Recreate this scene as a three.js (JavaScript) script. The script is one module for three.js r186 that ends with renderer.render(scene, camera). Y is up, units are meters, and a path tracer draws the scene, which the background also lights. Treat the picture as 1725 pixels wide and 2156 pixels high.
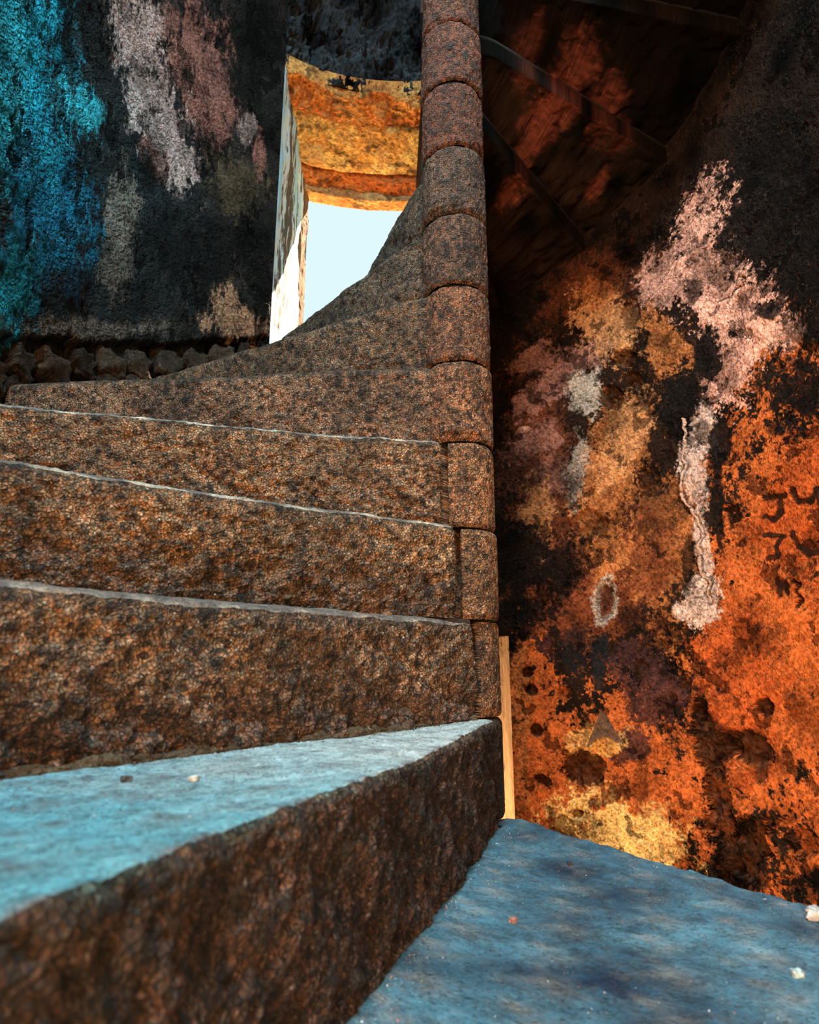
import * as THREE from 'three';
import { mergeGeometries } from 'three/addons/utils/BufferGeometryUtils.js';
import { RectAreaLightUniformsLib } from 'three/addons/lights/RectAreaLightUniformsLib.js';

// The newel (central column) axis is the y axis; y = 0 is the tread of the landing step in front of the camera. Metres.
const rad = (d) => d * Math.PI / 180, deg = (r) => r * 180 / Math.PI;
const clamp = (x, a = 0, b = 1) => Math.min(b, Math.max(a, x));
const smooth = (a, b, x) => { const t = clamp((x - a) / (b - a)); return t * t * (3 - 2 * t); };
const lerp = (a, b, t) => a + (b - a) * t;

// ---------------------------------------------------------------- camera, sky, sun, area lights, exposure
const scene = new THREE.Scene();
const PITCH = rad(13.42);
const camera = new THREE.PerspectiveCamera(77.95, 1725 / 2156, 0.02, 200);
camera.position.set(-0.1171, 0.312, 1.433);
camera.lookAt(-0.1171, 0.312 + Math.sin(PITCH), 1.433 - Math.cos(PITCH));
camera.focus = 1.55;
camera.userData.fStop = 5.6;
scene.add(camera);
scene.background = new THREE.Color().setRGB(0.74, 0.95, 0.98);      // pale hazy sky
scene.backgroundIntensity = 1;
scene.environment = null;

const sun = new THREE.DirectionalLight(new THREE.Color().setRGB(1, 0.84, 0.60), 44);
sun.position.set(0.9 * 4, 1.45 * 4 + 1.5, -4);
sun.target.position.set(0, 1.5, 0);
sun.castShadow = true;
sun.shadow.camera.left = sun.shadow.camera.bottom = -4; sun.shadow.camera.right = sun.shadow.camera.top = 4;
sun.shadow.camera.far = 20; sun.shadow.mapSize.set(2048, 2048); sun.shadow.bias = -0.0005;
scene.add(sun, sun.target);

RectAreaLightUniformsLib.init();
function areaLight(color, intensity, w, h, pos, target) {            // area light, used for the doorway glow and the added fills
  const l = new THREE.RectAreaLight(new THREE.Color().setRGB(...color), intensity, w, h);
  l.position.set(...pos); l.lookAt(...target); scene.add(l); return l;
}
// added cool area light in an invented roof opening, above and behind the camera
areaLight([0.50, 0.88, 1.0], 96, 1.1, 0.6, [-0.2, 4.12, 1.5], [-0.2, 0, 0.75]);
// added warm fill light, sent in through the added door behind the camera
areaLight([1.0, 0.67, 0.43], 72, 1.3, 1.3, [-1.6, 1.0, 4.6], [0.3, 0.6, -0.3]);
// warm light off the sunlit stairs below, in the lower doorway behind the newel
areaLight([1.0, 0.62, 0.26], 20, 0.45, 0.8, [-0.14, -0.45, -1.16], [0.62, -0.25, -0.5]);
// added cool spot raking the left wall, with no opening built for it
const addedBeam = new THREE.SpotLight(new THREE.Color().setRGB(0.14, 0.80, 1.0), 13, 0, rad(19), 1);
addedBeam.position.set(-0.5, 2.5, 1.55); addedBeam.target.position.set(-1.12, 1.98, 0.16); addedBeam.castShadow = true; addedBeam.shadow.radius = 4;
scene.add(addedBeam, addedBeam.target);

const renderer = new THREE.WebGLRenderer({ antialias: true });
renderer.toneMapping = THREE.LinearToneMapping;
renderer.toneMappingExposure = 1.0;
renderer.shadowMap.enabled = true;

// ---------------------------------------------------------------- noise fields (tiling, seeded)
function rng(seed) { let s = seed >>> 0; return () => { s = (s + 0x6D2B79F5) >>> 0; let t = Math.imul(s ^ (s >>> 15), 1 | s); t = (t + Math.imul(t ^ (t >>> 7), 61 | t)) ^ t; return ((t ^ (t >>> 14)) >>> 0) / 4294967296; }; }
const N = 1024, MASK = N - 1;
function fbmTile(f0, octaves, gain, seed, ridge = false) {
  const out = new Float32Array(N * N); let amp = 1, tot = 0, f = f0;
  for (let o = 0; o < octaves && f <= N / 2; o++, f *= 2, amp *= gain) {
    const r = rng(seed + o * 977), lat = new Float32Array(f * f).map(() => r());
    tot += amp;
    for (let y = 0; y < N; y++) {
      const v = y / N * f, j = Math.floor(v), ty = v - j, wy = ty * ty * (3 - 2 * ty), j0 = j * f, j1 = ((j + 1) % f) * f;
      for (let x = 0; x < N; x++) {
        const u = x / N * f, i = Math.floor(u), tx = u - i, wx = tx * tx * (3 - 2 * tx), i1 = (i + 1) % f;
        const a = lat[j0 + i], b = lat[j0 + i1], c = lat[j1 + i], d = lat[j1 + i1];
        let n = a + (b - a) * wx + (c - a + (a - b - c + d) * wx) * wy;
        if (ridge) n = 1 - Math.abs(2 * n - 1);
        out[y * N + x] += amp * n;
      }
    }
  }
  let lo = 1e9, hi = -1e9; for (const v of out) { if (v < lo) lo = v; if (v > hi) hi = v; }
  let m = 0; for (let i = 0; i < out.length; i++) { m += out[i]; }
  m /= out.length; let s2 = 0; for (let i = 0; i < out.length; i++) s2 += (out[i] - m) ** 2;
  const sd = Math.sqrt(s2 / out.length); for (let i = 0; i < out.length; i++) out[i] = (out[i] - m) / sd;   // zero mean, unit deviation
  return out;
}
function grainTile(cells, seed) {                                    // crystals: distance to the centre, and a random number per crystal
  const r = rng(seed), px = new Float32Array(cells * cells), py = px.slice(), id = px.slice();
  for (let i = 0; i < px.length; i++) { px[i] = r(); py[i] = r(); id[i] = r(); }
  const dist = new Float32Array(N * N), ids = new Float32Array(N * N);
  for (let y = 0; y < N; y++) for (let x = 0; x < N; x++) {
    const u = x / N * cells, v = y / N * cells, i = Math.floor(u), j = Math.floor(v); let best = 9, second = 9, which = 0;
    for (let dj = -1; dj <= 1; dj++) for (let di = -1; di <= 1; di++) {
      const k = ((j + dj + cells) % cells) * cells + (i + di + cells) % cells;
      const dx = i + di + px[k] - u, dy = j + dj + py[k] - v, d = dx * dx + dy * dy;
      if (d < best) { second = best; best = d; which = k; } else if (d < second) second = d;
    }
    dist[y * N + x] = Math.sqrt(second) - Math.sqrt(best); ids[y * N + x] = id[which];
  }
  return { dist, ids };
}
const at = (tile, u, v) => {                                         // u, v in tiles; bilinear
  const x = (u - Math.floor(u)) * N, y = (v - Math.floor(v)) * N, i = x | 0, j = y | 0, a = x - i, b = y - j, i1 = (i + 1) & MASK, j0 = (j & MASK) * N, j1 = ((j + 1) & MASK) * N;
  const p = tile[j0 + (i & MASK)], q = tile[j0 + i1], s = tile[j1 + (i & MASK)], t = tile[j1 + i1];
  return p + (q - p) * a + (s - p + (p - q - s + t) * a) * b;
};
const F = fbmTile(4, 7, 0.55, 11), G = fbmTile(32, 5, 0.7, 23), RDG = fbmTile(8, 6, 0.6, 37, true);
const COARSE = grainTile(72, 5), FINE = grainTile(170, 9);
const toSRGB = (c) => { c = clamp(c); return c <= 0.0031308 ? c * 12.92 : 1.055 * Math.pow(c, 1 / 2.4) - 0.055; };
const LUT = new Uint8Array(4096).map((_, i) => Math.round(255 * toSRGB(i / 4095)));
function dataTexture(pixels, w, h, srgb, repeat = true) {
  const t = new THREE.DataTexture(pixels, w, h, THREE.RGBAFormat);
  t.wrapS = t.wrapT = repeat ? THREE.RepeatWrapping : THREE.ClampToEdgeWrapping;
  t.magFilter = THREE.LinearFilter; t.minFilter = THREE.LinearMipmapLinearFilter; t.generateMipmaps = true;
  if (srgb) t.colorSpace = THREE.SRGBColorSpace;
  t.needsUpdate = true; return t;
}

// ---------------------------------------------------------------- granite
const GT = 0.42;                                                     // metres covered by one granite tile
function graniteTextures() {
  const col = new Uint8Array(N * N * 4), bmp = new Uint8Array(N * N * 4);
  for (let y = 0; y < N; y++) for (let x = 0; x < N; x++) {
    const k = y * N + x, a = COARSE.ids[k], b = FINE.ids[k], g = G[k], f = F[k];
    let r, gg, bb;
    if (a < 0.30) { r = 0.62; gg = 0.36; bb = 0.22; }                // orange feldspar
    else if (a < 0.66) { r = 0.47; gg = 0.32; bb = 0.21; }
    else if (a < 0.86) { r = 0.33; gg = 0.27; bb = 0.22; }           // grey quartz
    else if (a < 0.94) { r = 0.14; gg = 0.11; bb = 0.09; }           // black mica
    else { r = 0.78; gg = 0.52; bb = 0.38; }
    if (b < 0.12) { r *= 0.45; gg *= 0.45; bb *= 0.5; } else if (b > 0.965) { r = 0.95; gg = 0.85; bb = 0.80; }
    const s = clamp(0.92 + 0.36 * g + 0.10 * f, 0.08, 1.6) * lerp(0.32, 1.05, smooth(0, 0.3, COARSE.dist[k])) * lerp(0.6, 1, smooth(0, 0.25, FINE.dist[k]));  // dark gaps between crystals paint in the small shadows of the relief
    col[k * 4] = LUT[clamp(r * s) * 4095 | 0]; col[k * 4 + 1] = LUT[clamp(gg * s) * 4095 | 0]; col[k * 4 + 2] = LUT[clamp(bb * s) * 4095 | 0]; col[k * 4 + 3] = 255;
    const h = clamp(0.42 + 0.20 * smooth(0, 0.5, COARSE.dist[k]) * (0.4 + a) + 0.10 * smooth(0, 0.5, FINE.dist[k]) + 0.10 * g);
    bmp[k * 4] = bmp[k * 4 + 1] = bmp[k * 4 + 2] = h * 255; bmp[k * 4 + 3] = 255;
  }
  return [dataTexture(col, N, N, true), dataTexture(bmp, N, N, false)];
}
const [graniteMap, graniteBump] = graniteTextures();
const treadMap = smallTile((k) => { const g = G[k], b = FINE.ids[k], s = clamp(0.74 + 0.34 * (FINE.ids[k] * 7.3 % 1 - 0.5) + 0.16 * (COARSE.ids[k] - 0.5) + 0.10 * g + 0.03 * F[k], 0.2, 1.1); return b > 0.975 ? [1, 1, 1] : b < 0.05 ? [s * 0.5, s * 0.5, s * 0.5] : b > 0.94 ? [s, s * 0.72, s * 0.66] : [s, s, s]; }, true);
const treadBump = smallTile((k) => { const v = clamp(0.45 + 0.09 * G[k] + 0.16 * smooth(0, 0.5, FINE.dist[k]) * (0.5 + FINE.ids[k] * 3.1 % 1)); return [v, v, v]; }, false);
function smallTile(rule, srgb) { const p = new Uint8Array(N * N * 4); for (let k = 0; k < N * N; k++) { const c = rule(k); for (let e = 0; e < 3; e++) p[k * 4 + e] = srgb ? LUT[clamp(c[e]) * 4095 | 0] : c[e] * 255; p[k * 4 + 3] = 255; } return dataTexture(p, N, N, srgb); }
const granite = new THREE.MeshStandardMaterial({ map: graniteMap, bumpMap: graniteBump, bumpScale: 0.017, roughness: 0.85, vertexColors: true });
const dusty = new THREE.MeshStandardMaterial({ map: treadMap, bumpMap: treadBump, bumpScale: 0.004, roughness: 0.6, vertexColors: true });

// ---------------------------------------------------------------- naming
const used = {};
function numbered(name) { const n = used[name] = (used[name] ?? -1) + 1; return n ? name + '_' + String(n).padStart(3, '0') : name; }
function tag(o, label, category, group) { o.userData.label = label; o.userData.category = category; if (group) o.userData.group = group; return o; }
function structure(name, geometry, material, label) {
  const o = new THREE.Mesh(geometry, material); o.name = name; o.userData.kind = 'structure'; if (label) o.userData.label = label;
  o.castShadow = o.receiveShadow = true; scene.add(o); return o;
}
function part(name, geometry, material, parent, label) {
  const o = new THREE.Mesh(geometry, material); o.name = numbered(name); if (label) o.userData.label = label;
  o.castShadow = o.receiveShadow = true; parent.add(o); return o;
}
// a grid of (nu+1) x (nv+1) points; point(i/nu, j/nv) -> { p: [x,y,z], uv: [u,v], c: [r,g,b] }
function grid(nu, nv, point, flip = false, closeV = false) {
  const n = (nu + 1) * (nv + 1), P = new Float32Array(n * 3), U = new Float32Array(n * 2), C = new Float32Array(n * 3), I = new Uint32Array(nu * nv * 6);
  let k = 0;
  for (let i = 0; i <= nu; i++) for (let j = 0; j <= nv; j++, k++) {
    const q = point(i / nu, j / nv, i, j); P.set(q.p, k * 3); U.set(q.uv, k * 2); C.set(q.c ?? [1, 1, 1], k * 3);
  }
  k = 0;
  for (let i = 0; i < nu; i++) for (let j = 0; j < nv; j++) {
    const a = i * (nv + 1) + j, b = a + nv + 1;
    if (flip) { I[k++] = a; I[k++] = a + 1; I[k++] = b; I[k++] = b; I[k++] = a + 1; I[k++] = b + 1; }
    else { I[k++] = a; I[k++] = b; I[k++] = a + 1; I[k++] = b; I[k++] = b + 1; I[k++] = a + 1; }
  }
  const g = new THREE.BufferGeometry();
  g.setAttribute('position', new THREE.BufferAttribute(P, 3)); g.setAttribute('uv', new THREE.BufferAttribute(U, 2)); g.setAttribute('color', new THREE.BufferAttribute(C, 3));
  g.setIndex(new THREE.BufferAttribute(I, 1)); g.computeVertexNormals(); return g;
}

// ---------------------------------------------------------------- the tower wall
const TH = 0.45;                                                     // wall thickness
const innerRadius = (a) => { a = (a % 360 + 360) % 360; if (a < 60) a += 360; return a <= 228 ? 1.1 : a >= 275 ? 1.0 : lerp(1.1, 1.0, smooth(228, 275, a)); };
const COL = {                                                        // pigments, deposits and painted light on the plaster (linear)
  orange: [0.48, 0.118, 0.030], ember: [0.42, 0.078, 0.017], amber: [0.50, 0.175, 0.055], tan: [0.56, 0.26, 0.11], glowPool: [0.92, 0.56, 0.20],
  rust: [0.22, 0.058, 0.022], umber: [0.022, 0.010, 0.006], mauve: [0.34, 0.16, 0.13], pink: [0.72, 0.37, 0.29], blush: [0.34, 0.085, 0.055],
  chalk: [0.72, 0.52, 0.46], lime: [0.50, 0.42, 0.36], soot: [0.006, 0.005, 0.005], inky: [0.012, 0.014, 0.018], plum: [0.05, 0.022, 0.024], hole: [0.05, 0.021, 0.011],
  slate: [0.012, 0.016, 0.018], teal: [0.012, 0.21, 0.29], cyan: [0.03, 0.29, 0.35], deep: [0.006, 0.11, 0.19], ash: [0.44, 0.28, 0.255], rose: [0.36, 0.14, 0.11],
  stone: [0.15, 0.105, 0.085], olive: [0.10, 0.07, 0.04], clay: [0.40, 0.20, 0.12],
};
// rows: colour, centre along the wall (radius x angle) and height, two half axes (along, height), coverage, softness of the edge
const RIGHT_STAINS_AND_LIGHT = [
  ['umber', 5.328, 1.176, 0.468, -0.104, -0.054, -0.787, 0.8, 0.6],
  ['rust', 5.099, 1.022, 0.165, -0.019, -0.027, -0.574, 0.45, 0.9],
  ['rust', 5.369, 1.765, 0.311, -0.001, 0.041, -0.175, 0.3, 1],
  ['orange', 5.912, 0.436, 0.279, -0.018, -0.111, -0.73, 1, 0.35],
  ['ember', 6.017, 0.713, 0.179, -0.041, -0.035, -0.207, 0.8, 0.7],
  ['ember', 5.751, 0.238, 0.164, 0.005, -0.035, -0.272, 0.7, 0.7],
  ['orange', 5.291, -0.066, 0.383, 0.035, -0.025, -0.344, 1, 0.35],
  ['amber', 5.55, 0.694, 0.129, -0.035, -0.077, -0.311, 0.75, 0.6],
  ['rust', 5.393, 0.629, 0.219, -0.02, -0.02, -0.25, 0.8, 0.7],
  ['amber', 5.384, 0.961, 0.128, -0.042, -0.087, -0.394, 0.85, 0.5],
  ['tan', 5.431, 1.097, 0.083, -0.043, -0.071, -0.195, 0.8, 0.6],
  ['tan', 5.393, 1.569, 0.13, -0.133, -0.079, -0.103, 0.85, 0.5],
  ['amber', 5.623, 1.421, 0.085, -0.005, 0.039, -0.173, 0.8, 0.5],
  ['amber', 5.366, 1.724, 0.094, -0.036, -0.006, -0.082, 0.5, 0.6],
  ['mauve', 5.193, 1.403, 0.192, 0.098, 0.04, -0.075, 0.7, 0.5],
  ['mauve', 5.102, 1.505, 0.103, 0.043, 0.035, -0.08, 0.6, 0.6],
  ['mauve', 5.153, 1.016, 0.091, -0.012, -0.005, -0.095, 0.5, 0.6],
  ['pink', 5.06, 1.214, 0.03, 0.002, 0.002, -0.018, 0.8, 0.3],
  ['mauve', 5.105, 1.158, 0.124, 0.03, 0.022, -0.077, 0.6, 0.6],
  ['tan', 5.092, 0.89, 0.073, -0.007, -0.008, -0.168, 0.6, 0.6],
  ['rust', 5.128, 0.526, 0.105, -0.004, -0.005, -0.104, 0.8, 0.6],
  ['rust', 5.247, 0.487, 0.102, -0.004, -0.009, -0.135, 0.7, 0.6],
  ['lime', 5.31, 1.316, 0.082, -0.005, 0.011, -0.109, 0.8, 0.5],
  ['lime', 5.255, 1.039, 0.049, -0.015, -0.033, -0.162, 0.55, 0.7],
  ['pink', 5.821, 1.776, 0.086, -0.096, -0.097, -0.144, 0.9, 0.5],
  ['pink', 5.645, 1.637, 0.087, -0.132, -0.09, -0.056, 0.6, 0.6],
  ['pink', 5.886, 1.431, 0.157, -0.15, -0.07, -0.104, 1, 0.35],
  ['pink', 5.998, 1.287, 0.164, -0.134, -0.032, -0.058, 0.9, 0.5],
  ['pink', 5.829, 1.209, 0.068, -0.068, -0.105, -0.115, 0.95, 0.35],
  ['pink', 5.793, 1.628, 0.121, -0.074, -0.015, -0.119, 0.9, 0.5],
  ['chalk', 5.725, 1.066, 0.058, -0.019, -0.011, -0.096, 0.7, 0.5],
  ['chalk', 5.677, 0.915, 0.046, -0.005, 0.006, -0.179, 0.7, 0.45],
  ['chalk', 5.68, 0.676, 0.032, -0.001, 0.004, -0.138, 0.8, 0.4],
  ['chalk', 5.662, 0.518, 0.06, -0.005, -0.012, -0.104, 0.95, 0.35],
  ['chalk', 5.594, 0.478, 0.045, -0.003, -0.004, -0.038, 0.95, 0.4],
  ['mauve', 5.163, 2.848, 0.082, -0.003, 0.05, -0.221, 0.5, 0.6],
  ['soot', 6.064, 1.681, 0.217, -0.176, -0.051, -0.295, 0.97, 0.5],
  ['soot', 6.142, 1.399, 0.128, -0.087, -0.037, -0.187, 0.9, 0.6],
  ['soot', 5.772, 1.31, 0.054, -0.024, -0.012, -0.095, 0.98, 0.35],
  ['soot', 5.748, 1.562, 0.038, -0.021, -0.006, -0.052, 0.8, 0.5],
  ['soot', 5.651, 1.176, 0.074, -0.039, -0.038, -0.124, 0.98, 0.35],
  ['soot', 5.723, 1.05, 0.033, -0.011, -0.006, -0.048, 0.7, 0.5],
  ['soot', 5.777, 1, 0.038, -0.015, -0.02, -0.09, 0.97, 0.4],
  ['soot', 5.752, 0.802, 0.026, -0.004, -0.013, -0.198, 0.95, 0.45],
  ['soot', 5.625, 0.621, 0.025, -0.005, -0.024, -0.121, 0.8, 0.5],
  ['soot', 6.009, 1.336, 0.048, -0.028, -0.005, -0.032, 0.95, 0.4],
  ['soot', 6.092, 1.047, 0.107, -0.048, -0.014, -0.078, 0.95, 0.45],
  ['soot', 6.145, 1.191, 0.093, -0.052, -0.013, -0.065, 0.7, 0.6],
  ['soot', 5.981, 0.977, 0.047, -0.017, -0.004, -0.028, 0.7, 0.5],
  ['soot', 5.029, 0.691, 0.108, -0.005, -0.007, -0.164, 0.95, 0.45],
  ['soot', 5.17, 0.647, 0.079, -0.005, -0.007, -0.123, 0.85, 0.5],
  ['soot', 5.039, 0.494, 0.123, -0.003, -0.003, -0.07, 0.95, 0.4],
  ['soot', 5.08, 1.024, 0.129, -0.014, -0.005, -0.115, 0.6, 0.6],
  ['soot', 5.054, 1.773, 0.119, -0.024, -0.007, -0.176, 0.85, 0.6],
  ['soot', 5.514, 0.85, 0.118, -0.021, -0.012, -0.134, 0.6, 0.6],
  ['soot', 5.429, 0.447, 0.082, -0.003, -0.007, -0.08, 0.7, 0.6],
  ['lime', 5.326, 0.525, 0.05, -0.007, -0.013, -0.082, 0.8, 0.3],
  ['rust', 5.326, 0.53, 0.028, -0.004, -0.009, -0.056, 0.95, 0.3],
  ['inky', 5.289, 0.305, 0.036, -0.002, -0.015, -0.121, 0.95, 0.4],
  ['inky', 5.213, 0.354, 0.068, -0.001, -0.006, -0.099, 0.7, 0.5],
  ['plum', 5.479, 0.2, 0.119, 0.004, -0.01, -0.105, 0.9, 0.5],
  ['plum', 5.402, 0.321, 0.098, -0, -0.008, -0.094, 0.85, 0.5],
  ['plum', 5.371, 0.045, 0.087, 0.021, 0.006, -0.058, 0.9, 0.45],
  ['plum', 5.05, 0.355, 0.087, -0.001, -0.003, -0.068, 0.6, 0.6],
  ['orange', 5.036, 0.042, 0.101, 0.004, -0.016, -0.353, 1, 0.4],
  ['amber', 4.997, 0.105, 0.042, 0.001, -0.012, -0.31, 0.8, 0.6],
  ['glowPool', 5.309, -0.253, 0.246, -0.04, -0.047, -0.115, 0.9, 0.7],  // yellow pool of doorway light, painted into the wall colour
  ['glowPool', 5.295, -0.226, 0.193, -0.023, -0.046, -0.131, 0.9, 0.7],
  ['glowPool', 5.235, 0.051, 0.131, 0.007, -0.004, -0.062, 0.6, 0.7],
  ['glowPool', 5.418, -0.223, 0.076, 0.012, -0.01, -0.112, 0.5, 0.7],
  ['soot', 5.688, -0.261, 0.082, 0.007, -0.028, -0.091, 0.8, 0.5],
  ['soot', 5.658, 0.083, 0.037, 0.012, 0.021, -0.116, 0.7, 0.5],
  ['soot', 5.875, -0.258, 0.054, 0.015, -0.007, -0.047, 0.7, 0.5],
];
const RIGHT_HOLES = [
  ['hole', 5.21, -0.046, 0.066, -0.006, -0.014, -0.055, 1, 0.12],
  ['hole', 5.072, -0.087, 0.028, -0.011, -0.008, -0.016, 1, 0.15],
  ['hole', 5.818, 0.192, 0.031, 0.002, -0.003, -0.024, 1, 0.15],
  ['hole', 5.745, 0.078, 0.073, -0.024, -0.023, -0.038, 1, 0.2],
  ['hole', 5.782, 0.031, 0.026, 0.003, -0.007, -0.051, 0.8, 0.3],
  ['hole', 5.623, 0.1, 0.039, 0.011, 0.013, -0.107, 1, 0.2],
  ['hole', 5.686, 0.072, 0.035, -0.008, -0.024, -0.048, 0.8, 0.25],
  ['hole', 5.616, 0.177, 0.031, 0.002, -0.003, -0.026, 1, 0.2],
  ['hole', 5.645, -0.157, 0.044, 0.014, 0.008, -0.19, 0.8, 0.3],
  ['hole', 5.716, -0.205, 0.064, -0.007, -0.051, -0.104, 0.9, 0.25],
  ['hole', 5.044, 0.218, 0.024, 0, -0.001, -0.02, 1, 0.2],
  ['hole', 5.162, 0.207, 0.034, 0.001, -0.001, -0.026, 0.6, 0.3],
  ['hole', 5.055, 0.079, 0.025, 0.001, -0.001, -0.024, 1, 0.2],
  ['hole', 5.03, 0.279, 0.017, 0, -0.001, -0.017, 0.9, 0.2],
  ['hole', 5.57, 0.247, 0.021, -0.003, -0.009, -0.032, 0.8, 0.3],
  ['hole', 5.431, 0.29, 0.026, 0, -0.003, -0.031, 0.6, 0.3],
  ['hole', 5.468, 1.42, 0.047, -0.016, -0.003, -0.041, 0.9, 0.25],
  ['hole', 5.4, 1.282, 0.047, -0.013, -0.003, -0.045, 0.9, 0.25],
  ['hole', 5.508, 1.584, 0.039, -0.024, -0.016, -0.059, 0.7, 0.3],
  ['hole', 5.486, 1.323, 0.039, -0.013, -0.003, -0.037, 0.7, 0.3],
  ['hole', 5.18, -0.188, 0.022, 0.002, -0.001, -0.015, 0.8, 0.3],
  ['hole', 5.531, 0.202, 0.013, 0, -0.001, -0.012, 0.8, 0.3],
  ['hole', 5.879, -0.15, 0.049, -0.004, -0.019, -0.037, 0.6, 0.4],
  ['hole', 5.522, 0.934, 0.044, -0.002, 0.006, -0.069, 0.6, 0.4],
  ['hole', 5.286, 0.814, 0.07, -0.008, -0.004, -0.053, 0.5, 0.4],
  ['hole', 5.326, 0.525, 0.037, -0.005, -0.01, -0.063, 0.5, 0.3],
];
const LEFT_STAINS_AND_LIGHT = [  // blue-green rows paint the fading cool light into the plaster
  ['slate', 3.676, 1.717, 0.622, 0.519, 0.107, -0.624, 0.55, 0.6],
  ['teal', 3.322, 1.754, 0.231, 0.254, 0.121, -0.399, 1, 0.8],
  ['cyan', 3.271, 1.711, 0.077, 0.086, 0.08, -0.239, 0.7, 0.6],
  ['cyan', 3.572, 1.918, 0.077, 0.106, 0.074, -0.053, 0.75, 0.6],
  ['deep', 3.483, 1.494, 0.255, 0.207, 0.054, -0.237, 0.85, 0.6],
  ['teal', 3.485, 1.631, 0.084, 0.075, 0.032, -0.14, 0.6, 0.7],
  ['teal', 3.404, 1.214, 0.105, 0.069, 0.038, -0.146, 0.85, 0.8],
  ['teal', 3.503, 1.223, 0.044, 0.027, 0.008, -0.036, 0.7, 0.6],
  ['ash', 3.766, 2.444, 0.123, 0.167, 0.079, -0.171, 0.95, 0.55],
  ['ash', 3.872, 2.27, 0.116, 0.154, 0.102, -0.133, 0.95, 0.5],
  ['ash', 4.002, 2.119, 0.074, 0.097, 0.115, -0.113, 0.95, 0.5],
  ['rose', 3.912, 2.044, 0.054, 0.066, 0.053, -0.067, 0.6, 0.7],
  ['rose', 4.013, 2.675, 0.145, 0.181, 0.087, -0.249, 0.75, 0.8],
  ['rose', 4.137, 2.471, 0.121, 0.138, 0.08, -0.175, 0.65, 0.8],
  ['ash', 4.296, 2.478, 0.054, 0.039, 0.006, -0.091, 0.6, 0.5],
  ['stone', 3.793, 1.723, 0.069, 0.052, 0.026, -0.176, 0.8, 0.6],
  ['stone', 3.799, 1.536, 0.075, 0.049, 0.02, -0.14, 0.5, 0.7],
  ['olive', 4.27, 2.206, 0.147, 0.095, 0.012, -0.172, 0.7, 0.6],
  ['rose', 4.359, 2.378, 0.039, 0.024, 0.008, -0.137, 0.7, 0.5],
  ['stone', 3.746, 1.291, 0.324, 0.178, 0.007, -0.043, 0.6, 0.7],
  ['clay', 4.314, 1.588, 0.18, 0.074, 0.005, -0.069, 0.9, 0.5],
  ['clay', 4.256, 1.674, 0.07, 0.033, 0.006, -0.078, 0.8, 0.5],
  ['soot', 4.153, 1.793, 0.2, 0.191, 0.076, -0.128, 0.95, 0.5],
  ['soot', 3.952, 1.708, 0.116, 0.076, 0.02, -0.174, 0.8, 0.6],
  ['soot', 3.879, 1.958, 0.038, 0.038, 0.028, -0.072, 0.9, 0.4],
  ['soot', 3.61, 2.219, 0.068, 0.09, 0.061, -0.13, 0.9, 0.5],
  ['soot', 3.497, 2.049, 0.027, 0.032, 0.033, -0.15, 0.8, 0.5],
  ['soot', 4.334, 2.955, 0.136, 0.113, 0.014, -0.222, 0.9, 0.6],
  ['soot', 4.283, 2.662, 0.088, 0.069, 0.008, -0.116, 0.7, 0.6],
  ['soot', 3.655, 1.362, 0.162, 0.103, 0.015, -0.083, 0.8, 0.6],
  ['soot', 4.021, 2.261, 0.042, 0.012, -0.019, -0.057, 0.8, 0.4],
  ['soot', 4.089, 2.253, 0.027, 0.006, -0.009, -0.026, 0.9, 0.4],
  ['soot', 4.4, 1.878, 0.062, 0.028, 0.011, -0.191, 0.9, 0.5],
  ['soot', 4.1, 1.473, 0.077, 0.037, 0.004, -0.045, 0.7, 0.5],
];
// chipped pale vein down the white streak (raised), same layout as the lettering
const VEIN = [[5.662, 1.12], [5.64, 1.02], [5.655, 0.95], [5.628, 0.861], [5.655, 0.80], [5.676, 0.708], [5.668, 0.64], [5.69, 0.56], [5.68, 0.50]];
// carved lettering, strokes in (along the wall, height)
const CARVED = [
  [0.013, [[5.907, 0.788], [5.966, 0.778]]], [0.013, [[5.953, 0.777], [5.945, 0.735], [5.920, 0.717], [5.893, 0.733]]],
  [0.010, [[5.884, 0.679], [5.947, 0.663]]], [0.013, [[5.932, 0.666], [5.916, 0.638], [5.918, 0.61], [5.881, 0.61]]],
  [0.012, [[5.995, 0.787], [6.005, 0.75], [6.046, 0.744], [6.061, 0.769], [6.069, 0.728]]],
  [0.013, [[5.972, 0.662], [5.987, 0.626], [6.014, 0.601], [6.046, 0.6]]],
  [0.013, [[5.907, 0.541], [5.907, 0.503]]], [0.008, [[5.91, 0.521], [5.933, 0.53], [5.931, 0.5]]],
  [0.008, [[5.96, 0.534], [5.985, 0.518], [5.964, 0.502], [5.985, 0.482], [5.967, 0.463]]],
  [0.012, [[5.787, 0.779], [5.782, 0.72]]], [0.012, [[5.787, 0.779], [5.813, 0.77], [5.804, 0.738], [5.784, 0.737]]],
  [0.005, [[5.836, 1.53], [5.881, 1.521], [5.826, 1.479], [5.873, 1.465]]], [0.004, [[5.911, 1.519], [5.881, 1.46]]], [0.004, [[5.911, 1.519], [5.944, 1.49], [5.934, 1.471], [5.902, 1.477]]],
];
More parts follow.
